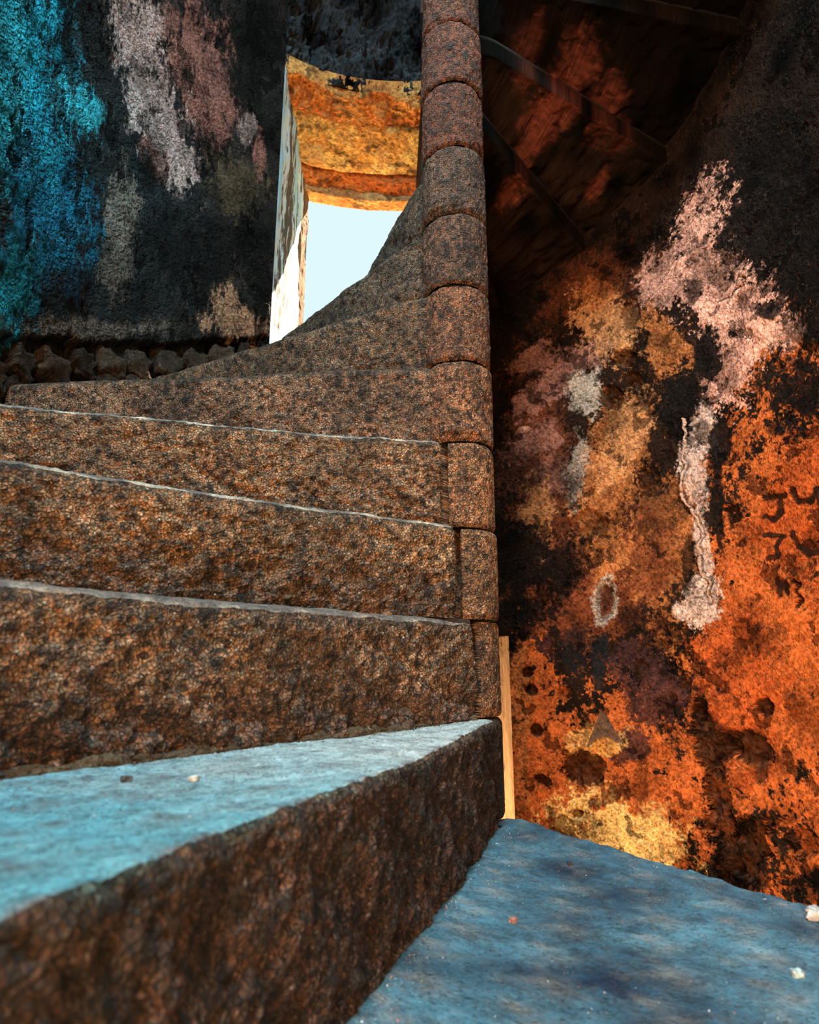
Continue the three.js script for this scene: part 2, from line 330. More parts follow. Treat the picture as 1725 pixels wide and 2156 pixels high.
// a painted, pitted plaster surface on s (metres along the wall) x y; colour, bump and depth fields
function plaster(W, H, s0, s1, y0, y1, base, marks, holes, carved, seed, streaky) {
  const n = W * H, R = new Float32Array(n), Gc = new Float32Array(n), B = new Float32Array(n), D = new Float32Array(n);
  const crisp = streaky ? 0.8 : 0.6, ds = (s1 - s0) / W, dy = (y1 - y0) / H, ox = seed * 0.37, oy = seed * 0.61;
  for (let j = 0; j < H; j++) for (let i = 0; i < W; i++) {
    const s = s0 + (i + .5) * ds, y = y0 + (j + .5) * dy, k = j * W + i, m = 0.8 + 0.35 * at(F, s / 0.5 + ox, y / 0.5 + oy);
    R[k] = base[0] * m; Gc[k] = base[1] * m; B[k] = base[2] * m;
    D[k] = 0.006 * at(F, s / 0.9 + oy, y / 0.9 + ox) + 0.0016 * at(F, s / 0.21 + ox, y / 0.21);
  }
  const blob = (row, draw) => {
    const [name, cs, cy, ax, ay, bx, by, alpha, soft] = row, det = ax * by - ay * bx, reach = 1.55;
    const ws = Math.hypot(ax, bx) * reach, wy = Math.hypot(ay, by) * reach;
    const i0 = Math.max(0, Math.floor((cs - ws - s0) / ds)), i1 = Math.min(W - 1, Math.ceil((cs + ws - s0) / ds)), j0 = Math.max(0, Math.floor((cy - wy - y0) / dy)), j1 = Math.min(H - 1, Math.ceil((cy + wy - y0) / dy));
    const q = cs * 1.7 + cy * 2.3, size = Math.sqrt(Math.abs(det)), w1 = 0.9 * clamp(size / 0.12, 0.35, 1);
    for (let j = j0; j <= j1; j++) for (let i = i0; i <= i1; i++) {
      const s = s0 + (i + .5) * ds, y = y0 + (j + .5) * dy, e = s - cs, f = y - cy, u = (e * by - f * bx) / det, v = (f * ax - e * ay) / det, d = Math.sqrt(u * u + v * v);
      if (d > reach) continue;
      const st = streaky ? 2.2 : 1, nz = 0.16 * at(F, s / 0.45 + q, y / (0.45 * st) + q) + 0.13 * at(F, s / 0.13 + q, y / (0.13 * st)) + 0.15 * at(G, s / 0.34 + q, y / (0.34 * st));
      draw(j * W + i, smooth(0, soft * crisp, (1 - d) + nz * w1) * alpha, s, y, COL[name]);
    }
  };
  for (const row of marks) blob(row, (k, a, s, y, c) => {
    const m = clamp(0.92 + 0.26 * at(G, s / 0.22, y / 0.22) + 0.16 * at(F, s / 0.3, y / 0.3), 0.25, 1.6); a = clamp(a);
    R[k] = lerp(R[k], c[0] * m, a); Gc[k] = lerp(Gc[k], c[1] * m, a); B[k] = lerp(B[k], c[2] * m, a);
    if (row[0] === 'soot') D[k] -= 0.0012 * a;
  });
  // flaking: fine pits and curled edges scattered over the whole coat
  for (let j = 0; j < H; j++) for (let i = 0; i < W; i++) {
    const s = s0 + (i + .5) * ds, y = y0 + (j + .5) * dy, k = j * W + i, st = streaky ? 2.4 : 1;
    const p = at(F, s / 0.26 + 3.3 + ox, y / (0.26 * st) + 1.7) + 0.55 * at(F, s / 0.8 + ox, y / 0.8 + 0.4), e = smooth(1.35, 1.6, p), lip = smooth(1.12, 1.28, p) * (1 - smooth(1.3, 1.4, p));
    const fl = at(RDG, s / 0.36 + oy, y / (0.36 * st) + ox), vein = smooth(1.15, 2.1, fl) * 0.5;
    const sp = smooth(1.5, 2.1, at(G, s / 0.4 + 0.2, y / 0.4 + 0.9)) * 0.55, dark = 1 - Math.max(e * 0.7, sp * 0.8, vein * 0.5);
    R[k] = R[k] * dark + lip * 0.03 + 0.002; Gc[k] = Gc[k] * dark + lip * 0.018 + 0.0015; B[k] = B[k] * dark + lip * 0.014 + 0.0015;
    D[k] -= 0.0035 * e + 0.0008 * sp - 0.0010 * lip;
  }
  // old coats flaking in terraces: each lower coat is darker, each broken edge catches a pale rim
  for (let j = 0; j < H; j++) for (let i = 0; i < W; i++) {
    const s = s0 + (i + .5) * ds, y = y0 + (j + .5) * dy, k = j * W + i, st = streaky ? 2 : 1, wx = 0.06 * at(F, s / 0.5 + 0.7, y / 0.5 + 0.2);
    const q = at(F, s / 0.42 + wx + oy, y / (0.42 * st) - wx + ox) + 0.12 * at(G, s / 0.3, y / 0.3), where = smooth(-0.6, 0.6, at(F, s / 1.3 + 0.5, y / 1.3 + 0.1)) * 0.75 + 0.25;
    let drop = 0, rim = 0;
    for (const level of [-1.15, -0.55, 0.55]) { const e = q - level; drop += smooth(0.03, -0.03, e); rim = Math.max(rim, smooth(0.09, 0.03, Math.abs(e - 0.05))); }
    const m = 1 - 0.19 * drop * where, p = rim * where;
    R[k] = R[k] * m * (1 + 0.35 * p) + 0.022 * p; Gc[k] = Gc[k] * m * (1 + 0.4 * p) + 0.013 * p; B[k] = B[k] * m * (1 + 0.45 * p) + 0.010 * p;
    D[k] += where * (0.0008 * p - 0.0018 * drop);
  }
  for (const row of holes) blob(row, (k, a, s, y, c) => {
    a = clamp(a); const m = clamp(0.75 + 0.35 * at(G, s / 0.3, y / 0.3) + 0.3 * at(F, s / 0.2, y / 0.2), 0.15, 1.8);
    R[k] = lerp(R[k], c[0] * m, a * 0.92); Gc[k] = lerp(Gc[k], c[1] * m, a * 0.92); B[k] = lerp(B[k], c[2] * m, a * 0.92);
    D[k] -= a * (0.026 + 0.007 * at(F, s / 0.12, y / 0.12));
  });
  for (const [w, pts] of carved) for (let t = 0; t < pts.length - 1; t++) {
    const [[ax, ay], [bx, by]] = [pts[t], pts[t + 1]], L2 = (bx - ax) ** 2 + (by - ay) ** 2, m = w * 2;
    const i0 = Math.max(0, Math.floor((Math.min(ax, bx) - m - s0) / ds)), i1 = Math.min(W - 1, Math.ceil((Math.max(ax, bx) + m - s0) / ds)), j0 = Math.max(0, Math.floor((Math.min(ay, by) - m - y0) / dy)), j1 = Math.min(H - 1, Math.ceil((Math.max(ay, by) + m - y0) / dy));
    for (let j = j0; j <= j1; j++) for (let i = i0; i <= i1; i++) {
      const s = s0 + (i + .5) * ds, y = y0 + (j + .5) * dy, k = j * W + i, q = clamp(((s - ax) * (bx - ax) + (y - ay) * (by - ay)) / L2), d = Math.hypot(s - ax - q * (bx - ax), y - ay - q * (by - ay));
      const a = 1 - smooth(0.55, 0.85, d / w + 0.13 * at(F, s / 0.1, y / 0.1)), deep = w > 0.006 ? 0.93 : 0.6;
      R[k] = lerp(R[k], 0.02, a * deep); Gc[k] = lerp(Gc[k], 0.009, a * deep); B[k] = lerp(B[k], 0.006, a * deep); D[k] = Math.min(D[k], D[k] * (1 - a) + a * -0.009);
    }
  }
  if (carved.length) for (let t = 0; t < VEIN.length - 1; t++) {
    const [[ax, ay], [bx, by]] = [VEIN[t], VEIN[t + 1]], L2 = (bx - ax) ** 2 + (by - ay) ** 2, m = 0.03;
    const i0 = Math.floor((Math.min(ax, bx) - m - s0) / ds), i1 = Math.ceil((Math.max(ax, bx) + m - s0) / ds), j0 = Math.floor((Math.min(ay, by) - m - y0) / dy), j1 = Math.ceil((Math.max(ay, by) + m - y0) / dy);
    for (let j = j0; j <= j1; j++) for (let i = i0; i <= i1; i++) {
      const s = s0 + (i + .5) * ds + 0.006 * at(F, (y0 + j * dy) / 0.3, i / 900), y = y0 + (j + .5) * dy, k = j * W + i, q = clamp(((s - ax) * (bx - ax) + (y - ay) * (by - ay)) / L2), d = Math.hypot(s - ax - q * (bx - ax), y - ay - q * (by - ay));
      const a = 1 - smooth(0.5, 1, d / 0.006), b = 1 - smooth(0.5, 1, Math.abs(d - 0.009) / 0.004);
      R[k] = lerp(R[k] * (1 - 0.4 * b), 0.62, a); Gc[k] = lerp(Gc[k] * (1 - 0.4 * b), 0.40, a); B[k] = lerp(B[k] * (1 - 0.4 * b), 0.32, a); D[k] += 0.003 * a - 0.003 * b;
    }
  }
  const col = new Uint8Array(n * 4), bmp = new Uint8Array(n * 4);
  for (let j = 0; j < H; j++) for (let i = 0; i < W; i++) {
    const k = j * W + i, s = s0 + (i + .5) * ds, y = y0 + (j + .5) * dy;
    col[k * 4] = LUT[clamp(R[k]) * 4095 | 0]; col[k * 4 + 1] = LUT[clamp(Gc[k]) * 4095 | 0]; col[k * 4 + 2] = LUT[clamp(B[k]) * 4095 | 0]; col[k * 4 + 3] = 255;
    const h = clamp(0.62 + D[k] / 0.03 + 0.045 * at(G, s / 0.35, y / 0.35) + (streaky ? 0.006 : 0.02) * at(RDG, s / 0.25, y / 0.25));
    bmp[k * 4] = bmp[k * 4 + 1] = bmp[k * 4 + 2] = h * 255; bmp[k * 4 + 3] = 255;
  }
  const depth = (s, y) => { const i = clamp(Math.round((s - s0) / ds - .5), 0, W - 1), j = clamp(Math.round((y - y0) / dy - .5), 0, H - 1); return D[j * W + i]; };
  const material = new THREE.MeshPhysicalMaterial({ map: dataTexture(col, W, H, true, false), bumpMap: dataTexture(bmp, W, H, false, false), bumpScale: 0.03, roughness: 0.92, specularIntensity: 0.12 });
  return { material, depth, uv: (s, y) => [(s - s0) / (s1 - s0), (y - y0) / (y1 - y0)] };
}
const rightCoat = plaster(2048, 2048, 4.76, 6.42, -0.7, 3.3, [0.014, 0.008, 0.006], RIGHT_STAINS_AND_LIGHT, RIGHT_HOLES, CARVED, 1, false);
const leftCoat = plaster(1400, 2000, 2.9, 4.52, 0.6, 3.4, [0.018, 0.015, 0.014], LEFT_STAINS_AND_LIGHT, [], [], 2, true);
const rockCoat = plaster(1024, 1024, 3.9, 5.3, 2.5, 4.0, [0.055, 0.065, 0.08], [], [], [], 3, false);
const plainStone = new THREE.MeshStandardMaterial({ color: new THREE.Color().setRGB(0.16, 0.10, 0.07), roughness: 0.9 });

// a block of the round wall between two angles and two heights: fine inner face, plain outer face, ends, top and bottom
function arcWall(name, a0, a1, y0, y1, { coat, na = 24, ny = 24, depth = () => 0, outer = TH, label, ri } = {}) {
  const innerR = ri ? () => ri : innerRadius, pos = (a, r, y) => [r * Math.cos(rad(a)), y, r * Math.sin(rad(a))];
  const uv = (a, y) => coat ? coat.uv(rad(a) * (coat === leftCoat ? 1.1 : 1), y) : [rad(a), y];
  const inner = grid(na, ny, (u, v) => { const a = lerp(a0, a1, u), y = lerp(y0, y1, v); return { p: pos(a, innerR(a) - depth(a, y), y), uv: uv(a, y) }; }, true);
  const out = grid(Math.max(4, na >> 4), 1, (u, v) => { const a = lerp(a0, a1, u); return { p: pos(a, innerR(a) + outer, lerp(y0, y1, v)), uv: [rad(a), v] }; });
  const cap = (y, up) => grid(Math.max(4, na >> 3), 1, (u, v) => { const a = lerp(a0, a1, u); return { p: pos(a, innerR(a) - depth(a, y) + v * (outer + depth(a, y)), y), uv: uv(a, y) }; }, up);
  const end = (a, f) => grid(1, Math.max(2, ny >> 3), (u, v) => { const y = lerp(y0, y1, v); return { p: pos(a, innerR(a) - depth(a, y) + u * (outer + depth(a, y)), y), uv: uv(a, y) }; }, f);
  return structure(name, mergeGeometries([inner, out, cap(y0, false), cap(y1, true), end(a0, true), end(a1, false)]), coat ? coat.material : plainStone, label);
}
const rightDepth = (a, y) => rightCoat.depth(rad(a), y);
const ledge = (a) => 1.078 + 0.0093 * (a - 177);                     // the plaster on the left ends on this line
const leftDepth = (a, y) => {
  const s = rad(a) * 1.1, below = smooth(0.004, -0.004, y - ledge(a) - 0.004 * at(F, s / 0.3, 0.3));
  return smooth(231.9, 231.2, a) * lerp(leftCoat.depth(s, y), -0.034 + 0.007 * at(F, s / 0.5, y / 0.5), below);
};
const WIN = { a0: 232, a1: 266.5, y0: 1.5, y1: 2.92 }, DOOR = { a0: 246, a1: 284.6, y1: 0.41 };
const wallRight = arcWall('wall_right', DOOR.a1, 366, -1.3, 3.4, { coat: rightCoat, na: 330, ny: 760, depth: rightDepth, label: 'curved right wall of peeling orange, pink and black plaster with carved letters' });
arcWall('wall_front', 366, 418, -1.3, 4, { na: 24, ny: 8 });
const wallLeft = arcWall('wall_left', 162, WIN.a0, 0.55, 4, { coat: leftCoat, na: 300, ny: 560, depth: leftDepth, label: 'curved left wall of grey and black plaster with blue-green light painted in, ending on a ledge above rubble' });
arcWall('wall_side', 150, 162, -1.3, 4, { na: 12, ny: 8 });
arcWall('wall_base', 162, DOOR.a0, -1.3, 0.55, { na: 40, ny: 8 });
arcWall('wall_back', DOOR.a0, DOOR.a1, DOOR.y1, WIN.y0, { coat: rightCoat, na: 120, ny: 120, depth: rightDepth });
arcWall('wall_back_middle', WIN.a0, DOOR.a0, 0.55, WIN.y0, { na: 20, ny: 12 });
arcWall('wall_back_right', WIN.a1, DOOR.a1, WIN.y0, 3.4, { coat: rightCoat, na: 70, ny: 260, depth: rightDepth });
const rockDepth = (a, y) => { const s = rad(a) * 1.05; return 1.6 * rockCoat.depth(s, y) + 0.022 * at(RDG, s / 0.7, y / 0.7) - 0.02 + 0.03 * smooth(3.05, 2.95, y) * at(F, s / 0.35, 0.2); };
arcWall('wall_back_upper', WIN.a0, WIN.a1, WIN.y1, 4, { coat: rockCoat, na: 180, ny: 180, depth: rockDepth, label: 'dark blue-black rough stone above the window' });
arcWall('wall_crown', WIN.a1, 366, 3.4, 4, { na: 20, ny: 4 });
// unseen passage walls added round the camera; door and open head shape the light
arcWall('wall_added_passage', 107, 160, -1.3, 4, { ri: 1.95, outer: 0.25, na: 20, ny: 2 });
arcWall('wall_added_head', 79, 107, 1.9, 4, { ri: 1.95, outer: 0.25, na: 10, ny: 2 });
arcWall('wall_added_left', 140, 162, -1.3, 4, { ri: 1.5, outer: 0.7, na: 6, ny: 2 });
arcWall('wall_added_middle', 46, 79, -1.3, 4, { ri: 1.95, outer: 0.25, na: 10, ny: 2 });
arcWall('wall_added_right', 44, 60, -1.3, 4, { ri: 1.44, outer: 0.76, na: 4, ny: 2 });

// ---------------------------------------------------------------- window and lower doorway
const group = (name, kind, label) => { const g = new THREE.Group(); g.name = name; g.userData.kind = kind; if (label) g.userData.label = label; scene.add(g); return g; };
const polar = (a, r) => [r * Math.cos(rad(a)), r * Math.sin(rad(a))];
const smallCoat = (W, H, pick, bumpOf, repeat) => {                  // a small painted texture from a colour rule over (u, v) in 0..1
  const c = new Uint8Array(W * H * 4), b = new Uint8Array(W * H * 4);
  for (let j = 0; j < H; j++) for (let i = 0; i < W; i++) {
    const k = (j * W + i) * 4, u = (i + .5) / W, v = (j + .5) / H, q = pick(u, v), h = clamp(bumpOf(u, v)) * 255;
    for (let e = 0; e < 3; e++) { c[k + e] = LUT[clamp(q[e]) * 4095 | 0]; b[k + e] = h; } c[k + 3] = b[k + 3] = 255;
  }
  return new THREE.MeshStandardMaterial({ map: dataTexture(c, W, H, true, repeat), bumpMap: dataTexture(b, W, H, false, repeat), bumpScale: 0.012, roughness: 0.9 });
};
const mix3 = (a, b, t) => [lerp(a[0], b[0], t), lerp(a[1], b[1], t), lerp(a[2], b[2], t)];
// white limewash peeling in upright streaks off a brown jamb
const jambCoat = smallCoat(512, 1024, (u, v) => {
  const n = at(F, u * 1.1, v * 0.42) + 0.8 * at(G, u * 0.8, v * 0.4), keep = smooth(-0.75, -0.45, n);
  return mix3([0.10 + 0.02 * n, 0.055, 0.04], mix3([0.52, 0.68, 0.76], [0.28, 0.56, 0.72], smooth(-0.3, 0.9, at(F, u + .2, v * 0.5))), keep);
}, (u, v) => 0.5 + 0.2 * smooth(-0.75, -0.45, at(F, u * 1.1, v * 0.42) + 0.8 * at(G, u * 0.8, v * 0.4)) + 0.06 * at(G, u, v), false);
const ochreCoat = smallCoat(1024, 1024, (u, v) => {
  const n = at(F, u, v), g = at(G, u * 1.5, v * 1.5), p = smooth(0.9, 1.7, at(F, u * 2.1 + .4, v * 2.1) + 0.4 * g);
  const c = mix3([0.80, 0.40, 0.11], [0.92, 0.62, 0.22], smooth(-0.6, 1.2, n)), s = clamp(0.85 + 0.22 * g, 0.25, 1.4) * (1 - 0.75 * p);
  return [c[0] * s, c[1] * s, c[2] * s];
}, (u, v) => 0.5 + 0.09 * at(G, u * 1.5, v * 1.5) + 0.10 * at(F, u * 2, v * 2), true);
const creamCoat = smallCoat(256, 1024, (u, v) => {
  const n = at(F, u * 0.5, v * 1.2) + 0.4 * at(G, u * .4, v), e = smooth(0.7, 1.1, n);
  return mix3([0.20, 0.115, 0.065], [0.06, 0.024, 0.013], e);
}, (u, v) => 0.6 - 0.25 * smooth(0.7, 1.1, at(F, u * 0.5, v * 1.2) + 0.4 * at(G, u * .4, v)) + 0.05 * at(G, u, v * 2), false);
const redStone = ochreCoat.clone(); redStone.color = new THREE.Color().setRGB(0.75, 0.36, 0.2);
const rustStone = ochreCoat.clone(); rustStone.color = new THREE.Color().setRGB(0.95, 0.62, 0.46);
const darkStone = ochreCoat.clone(); darkStone.color = new THREE.Color().setRGB(0.30, 0.20, 0.17);
const paleStone = ochreCoat.clone(); paleStone.color = new THREE.Color().setRGB(0.62, 0.50, 0.52);

// a three-cornered post: the reveal p-q is the face that shows, r closes it inside the wall
function revealPost(p, q, r, y0, y1, rough, flip) {
  const L = Math.hypot(q[0] - p[0], q[1] - p[1]), nx = (q[1] - p[1]) / L * (flip ? -1 : 1), nz = -(q[0] - p[0]) / L * (flip ? -1 : 1);
  const face = grid(50, 220, (u, v) => { const y = lerp(y0, y1, v), edge = smooth(0, 0.06, u), d = rough * (at(F, u * L / 0.3, y / 0.6) - 1) * edge;
    return { p: [lerp(p[0], q[0], u) + nx * d, y, lerp(p[1], q[1], u) + nz * d], uv: [u, v] }; }, !flip);
  const side = (a, b) => grid(1, 1, (u, v) => ({ p: [lerp(a[0], b[0], u), lerp(y0, y1, v), lerp(a[1], b[1], u)], uv: [u, v] }), !flip);
  return mergeGeometries([face, side(q, r), side(r, p)]);
}
const window1 = group('window_1', 'structure', 'deep window opening in the tower wall behind the newel, open to the pale sky');
const jambIn = [-0.6765, -0.8665];
part('jamb', revealPost(jambIn, [-0.660, -1.30], polar(232, 1.55), 1.5, 2.93, 0.003, false), jambCoat, window1, 'left window jamb with white and blue limewash peeling in upright streaks');
part('jamb_frame', revealPost([-0.660, -1.285], [-0.638, -1.36], polar(232, 1.56), 1.5, 2.75, 0.004, false), darkStone, window1, 'narrow brown stone edge outside the peeling jamb');
// soffit: courses of ochre stone stepping down towards the outer face
function course(r0, r1, ya, yb, thick, dent, seed) {
  const A0 = 231.6, A1 = 270;
  const pt = (a, r, y) => { const [x, z] = polar(a, r); return [x, y, z]; };
  const R = (a, t) => innerRadius(a) + lerp(r0, r1, t);
  return grid(150, 56, (u, v) => {                                   // closed loop: underside, outer end, top, inner end
    const a = lerp(A0, A1, u), s = rad(a) * 1.2; let r, y;
    if (v < 0.6) { const t = v / 0.6, e = Math.min(1, 12 * Math.min(t, 1 - t)), k = Math.sqrt(e * (2 - e)); r = R(a, t); y = lerp(ya, yb, t) + 0.012 * (1 - k) + dent * (at(F, s / 0.5 + seed, r / 0.5) * 0.9 + 0.35 * at(RDG, s / 0.3 + seed, r / 0.3)) * k; }
    else if (v < 0.7) { const t = (v - 0.6) / 0.1; r = R(a, 1); y = yb + 0.012 + (thick - 0.012) * t; }
    else if (v < 0.9) { const t = (v - 0.7) / 0.2; r = R(a, 1 - t); y = lerp(yb, ya, t) + thick; }
    else { const t = (v - 0.9) / 0.1; r = R(a, 0); y = ya + 0.012 + (thick - 0.012) * (1 - t); }
    return { p: pt(a, r, y), uv: [s / 0.6 + seed, (r - y) / 0.6] };
  });
}
part('lintel_stone', course(0.005, 0.125, 2.915, 2.85, 0.09, 0.011, 0.1), rustStone, window1);
part('lintel_stone', course(0.13, 0.33, 2.855, 2.745, 0.10, 0.007, 0.5), ochreCoat, window1, 'broad yellow stone course of the window soffit');
part('lintel_stone', course(0.335, 0.40, 2.735, 2.69, 0.10, 0.008, 0.8), redStone, window1, 'dark red stone course of the window soffit');
part('arch_rim', course(0.395, 0.47, 2.655, 2.648, 0.14, 0.002, 0.3), paleStone, window1, 'smooth pale stone rim at the outer edge of the window head');
part('window_sill', grid(30, 20, (u, v) => { const a = lerp(228, 270, u), r = innerRadius(a) + lerp(-0.005, 0.46, v), [x, z] = polar(a, r); return { p: [x, 1.515 - 0.02 * v + 0.003 * at(F, u, v), z], uv: [u, v] }; }, true), paleStone, window1);

const door1 = group('door_1', 'structure', 'doorway low behind the newel with a pale plastered edge');
part('jamb', revealPost(polar(DOOR.a1, 0.998), [0.19, -1.42], polar(DOOR.a1, 1.46), -1.3, DOOR.y1, 0.003, true), creamCoat, door1, 'pale cream plastered door jamb with chipped edge');

// ---------------------------------------------------------------- floors and ceiling
const sand = new THREE.MeshStandardMaterial({ color: new THREE.Color().setRGB(0.62, 0.42, 0.22), roughness: 0.95 });
const disc = (r, y, t) => new THREE.CylinderGeometry(r, r, t, 64).translate(0, y - t / 2, 0);
structure('floor', disc(1.5, -1.15, 0.2), sand);
{
  const roof = new THREE.Shape().absarc(0, 0, 2.2, 0, Math.PI * 2), hole = new THREE.Path().moveTo(-0.8, -1.15).lineTo(0.4, -1.15).lineTo(0.4, -1.85).lineTo(-0.8, -1.85).closePath();
  roof.holes.push(hole);                                             // opening added in the unseen roof to let the cool light in
  structure('ceiling', new THREE.ExtrudeGeometry(roof, { depth: 0.2, bevelEnabled: false, curveSegments: 48 }).rotateX(-Math.PI / 2).translate(0, 4.0, 0), plainStone);
}
structure('floor_entrance', new THREE.RingGeometry(1.16, 2.6, 40, 1, rad(-150), rad(90)).rotateX(-Math.PI / 2).translate(0, -0.012, 0), sand);
structure('wall_added_courtyard', new THREE.BoxGeometry(9, 5.4, 0.4).translate(-1.2, 1.35, 5.2), sand);  // unseen wall added as the source of the warm fill
structure('ground', new THREE.CircleGeometry(60, 48).rotateX(-Math.PI / 2).translate(0, -1.36, 0), sand);

// ---------------------------------------------------------------- the winding steps, each one stone with its drum of the newel
const RISE = 0.2, RN = 0.082;
// direction of each nosing in plan (degrees), and its distance from the newel's axis
const NOSE = [[56.3, 0.088], [108.3, 0.087], [129.3, 0.074], [146.4, 0.094], [165.4, 0.079], [185.6, 0.077], [209.2, 0.085], [229.5, 0.080], [248.8, 0.080]];
for (let k = 9; k < 19; k++) NOSE.push([87.1 + 20.16 * k, 0.08]);
// where the riser starts beside the newel: 0 = it runs smoothly into the drum, else it stops in a groove
const START = [0.05, 0.05, 0.056, 0.08, 0.066, 0, 0, 0, 0];
const noseAngle = (k, r) => { const [a, d0] = NOSE[k], d = d0 - (k >= 5 ? 0.02 * Math.exp(-Math.max(0, r - RN) / 0.05) : 0) - (k === 1 ? 0.018 * smooth(0.6, 1.15, r) : 0); return a - deg(Math.atan2(d, Math.sqrt(Math.max(r * r - d * d, 1e-6)))); };
const BROWN = [[0.394, 0.425, 0.469], [0.182, 0.181, 0.225], [0.682, 0.678, 0.662], [0.889, 0.896, 0.866], [1.004, 0.963, 0.915], [0.813, 0.76, 0.774], [0.571, 0.567, 0.566], [0.408, 0.463, 0.532], [0.343, 0.428, 0.528]];
function stepBlock(k, detail) {
  const [nu, nr, nn, nt] = detail, dir = NOSE[k][0], n = [Math.sin(rad(dir)), -Math.cos(rad(dir))], yTop = k * RISE, yBot = (k - 1) * RISE;
  const rOut = k === 0 ? 1.16 : k === 1 ? 1.24 : null, hasNext = k + 1 < NOSE.length, rn = k <= 1 ? 0.014 : k <= 5 ? 0.03 : 0.022;
  const s0 = START[k] ?? 0, r0 = s0 ? Math.hypot(NOSE[k][1], s0) : Math.max(NOSE[k][1] - 0.02, 0.05) + 0.004;
  const nb = nu === 20 ? 6 : 44, total = nr + nn + nt + nb, tintR = BROWN[k] ?? [0.2, 0.16, 0.14], shift = k * 0.37;
  const wear = (r) => k <= 5 ? 0.006 * Math.exp(-(((r - 0.55) / 0.25) ** 2)) : 0.004 * Math.exp(-(((r - 0.5) / 0.3) ** 2));
  const back = (r) => hasNext ? Math.max(noseAngle(k + 1, r) + deg(0.035 / r) * smooth(0.09, 0.22, r), noseAngle(k, r) + 8) : noseAngle(k, r) + 22;
  const whole = grid(nu, total, (u, v, i, j) => {
    const aMid = dir, rMax = rOut ?? innerRadius(aMid) + 0.025;
    let r = lerp(r0, rMax, Math.pow(u, 1.15)), corner = 0;
    if (s0) { const cr = k > 1 ? 0.010 : 0.02, w = (r - r0) / cr; if (w < 1) corner = cr * (1 - Math.sqrt(Math.max(0, 1 - (1 - w) ** 2))) + (w <= 0.001 ? 0.06 : 0); }   // rounded end of the riser at the groove
    const fa = rad(noseAngle(k, r)), nose = [r * Math.cos(fa) - n[0] * corner, r * Math.sin(fa) - n[1] * corner], yt = yTop - wear(r);
    let off, y, len, nrm, zone;
    if (j <= nr) { const t = j / nr; off = 0; y = lerp(yBot + 0.001, yt - rn, t); len = y - yBot; nrm = [1, 0]; zone = 0; }
    else if (j <= nr + nn) { const t = (j - nr) / nn * Math.PI / 2; off = -rn * (1 - Math.cos(t)); y = yt - rn + rn * Math.sin(t); len = yt - rn - yBot + rn * t; nrm = [Math.cos(t), Math.sin(t)]; zone = (j - nr) / nn; }
    else if (j <= nr + nn + nt) {
      const t = (j - nr - nn) / nt, ab = rad(lerp(noseAngle(k, r), back(r), t)), wide = r * (ab - fa);
      const x = r * Math.cos(ab) - n[0] * (rn * (1 - t) + corner * (1 - t)), z = r * Math.sin(ab) - n[1] * (rn * (1 - t) + corner * (1 - t));
      len = yt - yBot + rn * 0.6 + wide;
      const d = surface(k, r, len, 1); const yy = lerp(yt, yTop, smooth(0, 0.2, t)) + d;
      return { p: [x, yy, z], uv: [r / GT + shift, len / GT + shift], c: dustAndLight(k, r, len, 1, tintR) };
    } else {
      const t = (j - nr - nn - nt) / nb, tt = clamp((t - 0.14) / 0.86), ab = rad(lerp(back(r), noseAngle(k, r), tt)), mine = k >= 8;
      const rise = mine ? 0.13 * smooth(0, 0.95, 1 - tt) : 0, edge = Math.min(1, 8 * Math.min(tt, 1 - tt)), s = r * ab;
      const d = mine ? (0.007 * at(F, s / 0.6 + k * .3, r / 0.6) + 0.003 * at(RDG, s / 0.3, r / 0.3 + k * .3)) * edge : 0;
      const yb = t < 0.14 ? lerp(yTop - 0.002, yBot + rise, t / 0.14) : yBot + rise + d;
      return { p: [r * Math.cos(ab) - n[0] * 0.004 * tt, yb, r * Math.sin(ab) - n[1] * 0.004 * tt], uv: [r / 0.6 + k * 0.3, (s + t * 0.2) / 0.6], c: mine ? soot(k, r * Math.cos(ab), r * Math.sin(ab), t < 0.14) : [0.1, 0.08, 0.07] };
    }
    const d = surface(k, r, len, zone) * (corner > 0.01 ? 0.3 : 1) * (j === 0 ? 0.4 : 1);
    return { p: [nose[0] + n[0] * (off + d * nrm[0]), y + d * nrm[1], nose[1] + n[1] * (off + d * nrm[0])], uv: [r / GT + shift, len / GT + shift], c: dustAndLight(k, r, len, zone, tintR) };
  });
  const cut = nr + Math.round(nn * (k >= 5 ? 0.8 : k > 1 ? 0.5 : 0.7));
  return { riser: columns(whole, nu, total, 0, cut), tread: columns(whole, nu, total, cut, nr + nn + nt), underside: columns(whole, nu, total, nr + nn + nt, total) };
}
function columns(g, nu, nv, j0, j1) {                                // the columns j0 to j1 of a grid, with the normals of the whole
  const w = j1 - j0 + 1, out = new THREE.BufferGeometry();
  for (const [name, size] of [['position', 3], ['normal', 3], ['uv', 2], ['color', 3]]) {
    const src = g.attributes[name].array, dst = new Float32Array((nu + 1) * w * size);
    for (let i = 0; i <= nu; i++) dst.set(src.subarray((i * (nv + 1) + j0) * size, (i * (nv + 1) + j1 + 1) * size), i * w * size);
    out.setAttribute(name, new THREE.BufferAttribute(dst, size));
  }
  const I = new Uint32Array(nu * (w - 1) * 6); let k = 0;
  for (let i = 0; i < nu; i++) for (let j = 0; j < w - 1; j++) { const a = i * w + j, b = a + w; I[k++] = a; I[k++] = b; I[k++] = a + 1; I[k++] = b; I[k++] = b + 1; I[k++] = a + 1; }
  out.setIndex(new THREE.BufferAttribute(I, 1)); return out;
}
